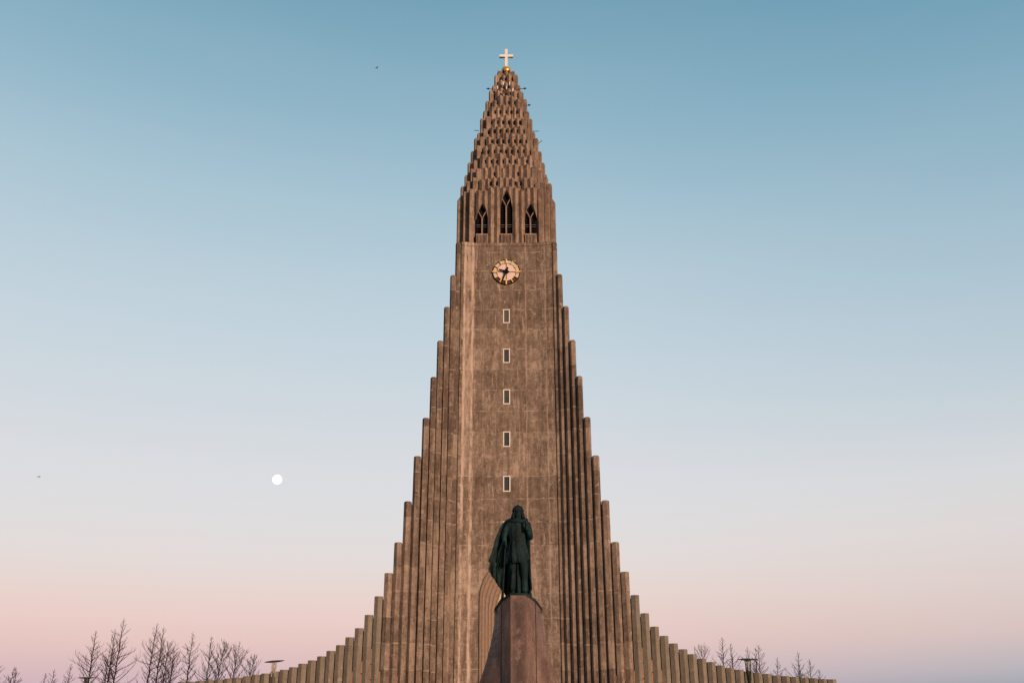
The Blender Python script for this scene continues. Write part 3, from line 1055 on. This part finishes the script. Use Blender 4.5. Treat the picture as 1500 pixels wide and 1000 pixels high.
# long under-robe with deep folds down to the boots
bm = bmesh.new()
rings = []
rr_ = random.Random(5)
waves = [(rr_.randint(3, 17), rr_.uniform(0, 6.3), rr_.uniform(0.3, 1.0), rr_.uniform(-1.5, 1.5)) for _ in range(7)]
for (z, rx, ry, fold) in ((1.5, 0.35, 0.22, 0.01), (1.2, 0.36, 0.21, 0.02), (0.8, 0.37, 0.20, 0.028), (0.45, 0.385, 0.20, 0.034), (0.14, 0.40, 0.21, 0.036)):
    ring = []
    for k_ in range(72):
        a = 2 * math.pi * k_ / 72
        fo = fold * sum(am * math.sin(n_ * a + ph + tw * z) for n_, ph, am, tw in waves)
        hem = 0.05 * math.sin(5 * a) if z < 0.2 else 0.0
        ring.append((0.03 + (rx + fo) * math.cos(a), 0.09 + (ry + 0.045 + fo) * math.sin(a), z + hem))
    rings.append(ring)
loft(bm, rings, True, (True, False))
link("under_robe", bm, M_BRONZE, ST, True).modifiers.new("thick", 'SOLIDIFY').thickness = 0.03

# cloak: hangs from the shoulders, blown out to the photo's left
XL = [(2.95, -0.30), (2.88, -0.44), (2.75, -0.56), (2.6, -0.66), (2.4, -0.73), (2.17, -0.84), (1.9, -0.90), (1.63, -0.97), (1.45, -1.04), (1.30, -1.11), (1.22, -1.02), (1.1, -1.07), (0.97, -1.10), (0.88, -0.98), (0.6, -0.80), (0.34, -0.63), (0.02, -0.42)]
XR = [(2.95, 0.36), (2.86, 0.40), (2.6, 0.45), (2.2, 0.48), (1.6, 0.49), (1.0, 0.50), (0.5, 0.52), (0.25, 0.55), (0.02, 0.46)]


def tab(t, z):
    for (z0, x0), (z1, x1) in zip(t, t[1:]):
        if z >= z1:
            return x0 + (x1 - x0) * (z0 - z) / (z0 - z1)
    return t[-1][1]


bm = bmesh.new()
NS, NTT = 44, 46
grid = []
for a in range(NTT + 1):
    t = a / NTT
    row = []
    for b in range(NS + 1):
        s = b / NS
        # hem: short where the wind lifts it, to the plinth elsewhere
        zh = 0.90 - (0.88) * min(1, max(0, s / 0.40)) if s < 0.4 else 0.02
        zh += 0.03 * math.sin(s * 23)
        z = 2.93 + (zh - 2.93) * t
        xl, xr = tab(XL, z), tab(XR, z)
        if z < 0.95:
            # lower left edge runs down as a slanting hem
            xl = tab(XL, max(z, 0.95)) * 1.0
        x = xl + (xr - xl) * s
        wrap = math.sin(math.pi * s) ** 0.6
        y = -0.10 * (1 - t * 0.4) + (0.40 + 0.10 * t) * wrap
        amp = 0.015 + 0.075 * t
        y += amp * math.sin(s * 30 + 1.6 * math.sin(t * 3)) + 0.4 * amp * math.sin(s * 57 + t * 4)
        if s < 0.35:
            y += -0.10 * t * (0.35 - s) / 0.35
        row.append(bm.verts.new((x, y, z)))
    grid.append(row)
for a in range(NTT):
    for b in range(NS):
        bm.faces.new((grid[a][b], grid[a][b + 1], grid[a + 1][b + 1], grid[a + 1][b]))
cl = link("cloak", bm, M_BRONZE, ST, True)
cl.modifiers.new("thick", 'SOLIDIFY').thickness = 0.045
# thick collar of the cloak
bm = bmesh.new()
pts_ = [(0.03 + 0.31 * math.cos(a), 0.03 + 0.24 * math.sin(a), 2.88 + 0.06 * math.sin(a) + 0.012 * math.sin(6 * a)) for a in [2 * math.pi * i / 26 for i in range(27)]]
tube(bm, pts_, [0.085 + 0.012 * math.sin(i * 1.9) for i in range(27)], 8)
link("collar", bm, M_BRONZE, cl, True)

# helmet and the hair falling from under it
bm = bmesh.new()
lathe(bm, [(0.225, 3.235), (0.235, 3.25), (0.222, 3.275), (0.212, 3.30), (0.195, 3.36), (0.155, 3.42), (0.10, 3.455), (0.045, 3.475), (0.03, 3.50), (0.01, 3.505)], 0.03, -0.03, 28)
hel = link("helmet", bm, M_BRONZE, ST, True)
bm = bmesh.new()
rings = []
for (z, r0) in ((3.26, 0.205), (3.2, 0.215), (3.12, 0.235), (3.04, 0.262), (2.98, 0.28), (2.93, 0.25)):
    ring = []
    for k_ in range(27):
        a = R(-52) + R(284) * k_ / 26       # open at the face
        rr = r0 + 0.012 * math.sin(k_ * 2.3)
        ring.append((0.03 + rr * math.cos(a), -0.02 + rr * math.sin(a) * 0.9, z + 0.012 * math.sin(k_ * 3.1)))
    rings.append(ring)
loft(bm, rings, closed=False)
hr = link("hair", bm, M_BRONZE, ST, True)
hr.modifiers.new("thick", 'SOLIDIFY').thickness = 0.05

# long-handled axe in the hand at the photo's left, scroll in the other hand
bm = bmesh.new()
tube(bm, [(-0.43, -0.36, 2.02), (-0.455, -0.33, 1.8), (-0.50, -0.27, 1.0), (-0.56, -0.2, 0.1), (-0.585, -0.17, -0.22)], [0.034, 0.032, 0.034, 0.040, 0.05], 8)
axe = link("axe", bm, M_BRONZE, ST, True)
bm = bmesh.new()
sh = [(-0.60, -0.10), (-0.66, -0.17), (-0.74, -0.30), (-0.69, -0.27), (-0.58, -0.25), (-0.52, -0.20), (-0.53, -0.10)]
prism(bm, [(x, -0.20, z) for x, z in sh], [(x, -0.14, z) for x, z in sh])
link("axe_head", bm, M_BRONZE, axe)
bm = bmesh.new()
tube(bm, [(0.37, -0.46, 2.42), (0.345, -0.45, 2.6), (0.32, -0.43, 2.80)], [0.055, 0.05, 0.055], 10)
link("scroll", bm, M_BRONZE, ST)
# rocky bronze base under the feet
bm = bmesh.new()
ring0 = [(0.46 * math.cos(a) + 0.04, 0.48 * math.sin(a), 0.002) for a in [2 * math.pi * i / 18 for i in range(18)]]
ring1 = [((0.44 + 0.03 * math.sin(4 * a)) * math.cos(a) + 0.04, 0.46 * math.sin(a), 0.05) for a in [2 * math.pi * i / 18 for i in range(18)]]
prism(bm, ring0, ring1)
link("base", bm, M_BRONZE, ST)

# ------------------------------------------------------------------ street lamps
LAMPS = [((-14.83, 60, 0), 3.67, 0.60, 5, "thin disc street lamp with pale rods in front of the left wing of columns", M_LAMPROD, M_LAMPGREY),
         ((14.53, 60, 0), 3.67, 0.60, 0, "green disc street lamp in front of the right wing of columns", M_LAMPGREEN, M_LAMPGREEN),
         ((-32.92, 75, 0), 3.06, 0.66, 1, "dark disc street lamp below the bare trees at far left", M_LAMPDISC, M_LAMPGREEN)]
for (loc, h, rad, tilt, label, mrod, mpole) in LAMPS:
    L = thing("street_lamp", loc, label, "street lamp", "disc street lamps on the plaza")
    bm = bmesh.new()
    lathe(bm, [(0.14, 0.0), (0.14, 0.35), (0.10, 0.42), (0.10, h - 1.25), (0.135, h - 1.2), (0.135, h - 0.72), (0.16, h - 0.70), (0.16, h - 0.66), (0.02, h - 0.655)], 0, 0, 16)
    link("post", bm, mpole, L, True)
    for k_ in range(4):
        a = R(45 + 90 * k_ + 12)
        bm = bmesh.new()
        tube(bm, [(0.135 * math.cos(a), 0.135 * math.sin(a), h - 0.9), (0.165 * math.cos(a), 0.165 * math.sin(a), h - 0.03)], 0.032, 8)
        link("rod", bm, mrod, L)
    bm = bmesh.new()
    lathe(bm, [(0.055, h - 0.68), (0.06, h - 0.35), (0.05, h - 0.1), (0.02, h - 0.05)], 0, 0, 12)
    link("lens", bm, M_LAMPGLASS if mrod is not M_LAMPDISC else M_METAL, L, True)
    bm = bmesh.new()
    lathe(bm, [(0.05, h - 0.06), (rad * 0.6, h - 0.045), (rad, h - 0.01), (rad, h + 0.015), (rad * 0.5, h + 0.05), (0.03, h + 0.07)], 0, 0, 28)
    bmesh.ops.rotate(bm, verts=bm.verts, cent=(0, 0, h - 0.03), matrix=Matrix.Rotation(R(-tilt), 3, 'Y'))
    link("lamp_shade", bm, M_LAMPDISC if mpole is not M_LAMPGREEN else M_LAMPGREEN, L)

# ------------------------------------------------------------------ bare trees behind the wings
TREES = [  # x, x of the tip, height, spread, kind, label
    (-68.4, -69.0, 6.0, 1.6, 1, "sparse bare tree cut by the left edge of the photo"),
    (-67.8, -67.0, 5.6, 1.2, 0, "small leaning bare tree, second from the left edge"),
    (-65.5, -65.8, 5.3, 1.1, 0, "small bare tree, third from the left edge, short side twigs"),
    (-63.9, -63.8, 4.8, 1.1, 0, "lowest bare tree, left one of a close pair near the left edge"),
    (-62.8, -62.6, 5.3, 1.1, 0, "small bare tree, right one of a close pair near the left edge"),
    (-60.4, -60.3, 6.0, 1.8, 0, "short bare tree just left of the lone spreading tree over the lamp"),
    (-57.2, -57.2, 10.3, 2.6, 0, "tall single bare tree with wide spaced branches right behind the left lamp"),
    (-52.9, -52.6, 11.7, 2.6, 0, "tallest bare tree, dense lower branches, at the left of the photo"),
    (-53.4, -53.4, 10.3, 1.5, 0, "straight bare stem crowding the left side of the tallest tree"),
    (-54.1, -54.1, 8.0, 1.2, 0, "short stubby bare stem at the outer left of the tallest tree"),
    (-49.7, -49.4, 11.3, 2.0, 0, "tall slim bare tree, left one of the twin pair"),
    (-48.3, -48.2, 10.8, 2.0, 0, "tall slim bare tree, right one of the twin pair"),
    (-46.8, -46.5, 8.6, 1.7, 1, "medium bushy bare tree just right of the twin pair"),
    (-45.1, -44.9, 7.5, 2.2, 1, "low round headed bare tree between the twin pair and the slender tree"),
    (-43.2, -43.1, 9.9, 1.5, 0, "slender upright bare tree left of the dense thicket"),
    (-41.6, -41.6, 9.5, 2.2, 0, "bare tree rising out of the left of the dense thicket"),
    (-40.2, -39.5, 8.7, 2.4, 1, "dense dark bare tree in the middle of the thicket, leaning right"),
    (-37.3, -36.7, 8.2, 2.2, 1, "forked bare tree standing on the left wing's lower end"),
    (-35.8, -35.1, 7.0, 1.8, 1, "wide low bare tree nearest to the left disc lamp with pale rods"),
    (25.9, 25.8, 8.1, 1.6, 1, "forked bare tree nearest to the tower on the right"),
    (28.2, 28.3, 9.0, 1.4, 0, "tallest bare tree on the right side, straight stem"),
    (28.9, 28.9, 8.1, 1.4, 0, "crooked bare tree close beside the tallest one on the right"),
    (31.5, 31.6, 7.7, 1.3, 0, "bare tree directly behind the green disc lamp"),
    (32.5, 32.5, 7.9, 1.2, 0, "slim bare tree just right of the green disc lamp"),
    (33.0, 33.3, 7.7, 1.6, 0, "bare tree with bent lower boughs, second right of the green disc lamp"),
    (35.9, 36.0, 6.4, 1.3, 0, "lone thin bare tree between the lamp's group and the feathery tree"),
    (38.2, 38.5, 7.1, 1.7, 0, "feathery symmetric bare tree near the right wing's end"),
    (37.4, 37.5, 4.6, 0.8, 0, "tiny bare tree at the left foot of the feathery tree"),
    (40.2, 40.5, 6.2, 1.3, 0, "thin bare tree just right of the feathery tree"),
    (41.1, 41.1, 4.8, 0.9, 0, "rightmost bare tree, short, above the right wing's end"),
]


def bend(p, d, n, step, up, rg, wob):
    pts = [p.copy()]
    d = d.normalized()
    for _ in range(n):
        d = (d + Vector((rg.uniform(-wob, wob), rg.uniform(-wob, wob), up + rg.uniform(-wob, wob)))).normalized()
        p = p + d * step
        pts.append(p.copy())
    return pts, d


for ti, (x, xt, h, sp, kind, label) in enumerate(TREES):
    rg = random.Random(100 + ti)
    y = 130 + rg.uniform(-2.5, 2.5)
    T_ = thing("bare_tree", (x, y, 0), label, "tree", "bare trees behind the church wings")
    tr = bmesh.new()
    br_ = bmesh.new()
    n = 12
    trunk = []
    for i in range(n + 1):
        f = i / n
        trunk.append(Vector(((xt - x) * f ** 1.5 + rg.uniform(-0.05, 0.05), rg.uniform(-0.08, 0.08), h * f)))
    trad = [0.016 + 0.095 * (h / 10) * (1 - i / n) ** 0.9 for i in range(n + 1)]
    tube(tr, trunk, trad, 6)
    nb = int(13 + h * 3.6)
    golden = rg.uniform(0, 6)
    start = 0.14 if kind == 0 else 0.18
    for b_ in range(nb):
        f = start + (0.97 - start) * (b_ / nb) ** 0.9
        i = min(int(f * n), n - 1)
        p0 = trunk[i].lerp(trunk[i + 1], f * n - i)
        golden += 2.4 + rg.uniform(-0.4, 0.4)
        if kind == 0:
            ln = min(1.2 * sp, 0.10 + 0.46 * h * (1 - f)) * rg.choice((0.35, 0.6, 0.8, 1.0, 1.1)) * rg.uniform(0.85, 1.1)
            el = R(rg.uniform(2, 46) + 12 * f)
            up = 0.08
        else:
            ln = min(1.3 * sp, 0.45 + 0.75 * h * (1 - f)) * rg.uniform(0.5, 1.05)
            el = R(rg.uniform(28, 58))
            up = 0.07
        ln = max(ln, 0.25)
        d0 = Vector((math.cos(golden) * math.cos(el), math.sin(golden) * math.cos(el), math.sin(el)))
        ns = 5
        pts_, d1 = bend(p0, d0, ns, ln / ns, up, rg, 0.12)
        r0 = min(trad[i] * 0.55, 0.014 + 0.015 * ln)
        tube(br_, pts_, [max(r0 * (1 - 0.7 * k_ / ns), 0.011) for k_ in range(ns + 1)], 4, cap=False)
        for k_ in range(1, ns + 1):
            for _ in range(3 if ln > 0.9 else 2):
                if rg.random() < 0.9:
                    tw = ln * rg.uniform(0.16, 0.38)
                    dd = (pts_[k_] - pts_[k_ - 1]).normalized() + Vector((rg.uniform(-0.9, 0.9), rg.uniform(-0.9, 0.9), rg.uniform(-0.1, 0.8)))
                    p2, _d = bend(pts_[k_], dd, 3, tw / 3, 0.12, rg, 0.15)
                    tube(br_, p2, [0.013, 0.011, 0.010, 0.008], 3, cap=False)
    link("trunk", tr, M_BARK, T_)
    link("branches", br_, M_TWIG, T_)

# ------------------------------------------------------------------ moon and birds
bm = bmesh.new()
bmesh.ops.create_uvsphere(bm, u_segments=48, v_segments=24, radius=16.3)
mo = link("moon", bm, M_MOON, None, True)
mo.location = (-783.8, 3000, 676.5)
tag(mo, "small bright full moon in the pale sky left of the tower", "moon")

for (loc, rz, fl, label) in (((-26.7, 150, 118.3), 30, 0.25, "tiny dark bird high in the blue sky left of the spire"),
                             ((-78.97, 150, 35.98), -20, -0.1, "tiny dark bird low in the sky at the far left")):
    bm = bmesh.new()
    tube(bm, [(-0.22, 0, 0), (-0.1, 0, 0.01), (0.05, 0, 0.02), (0.17, 0, 0.03), (0.25, 0, 0.03)], [0.02, 0.06, 0.075, 0.05, 0.01], 8)
    for s in (-1, 1):
        prism(bm, [(-0.06, s * 0.04, 0.03), (0.1, s * 0.04, 0.03), (0.06, s * 0.3, 0.03 + fl * 0.3), (-0.08, s * 0.5, 0.03 + fl * 0.5)],
              [(-0.06, s * 0.04, 0.045), (0.1, s * 0.04, 0.045), (0.06, s * 0.3, 0.042 + fl * 0.3), (-0.08, s * 0.5, 0.037 + fl * 0.5)])
    prism(bm, [(-0.2, -0.02, 0), (-0.2, 0.02, 0), (-0.36, 0.06, 0), (-0.36, -0.06, 0)], [(-0.2, -0.02, 0.012), (-0.2, 0.02, 0.012), (-0.36, 0.06, 0.012), (-0.36, -0.06, 0.012)])
    b_ = link("bird", bm, M_BIRD)
    b_.location = loc
    b_.rotation_euler = (0, 0, R(rz))
    tag(b_, label, "bird", "birds in the sky")
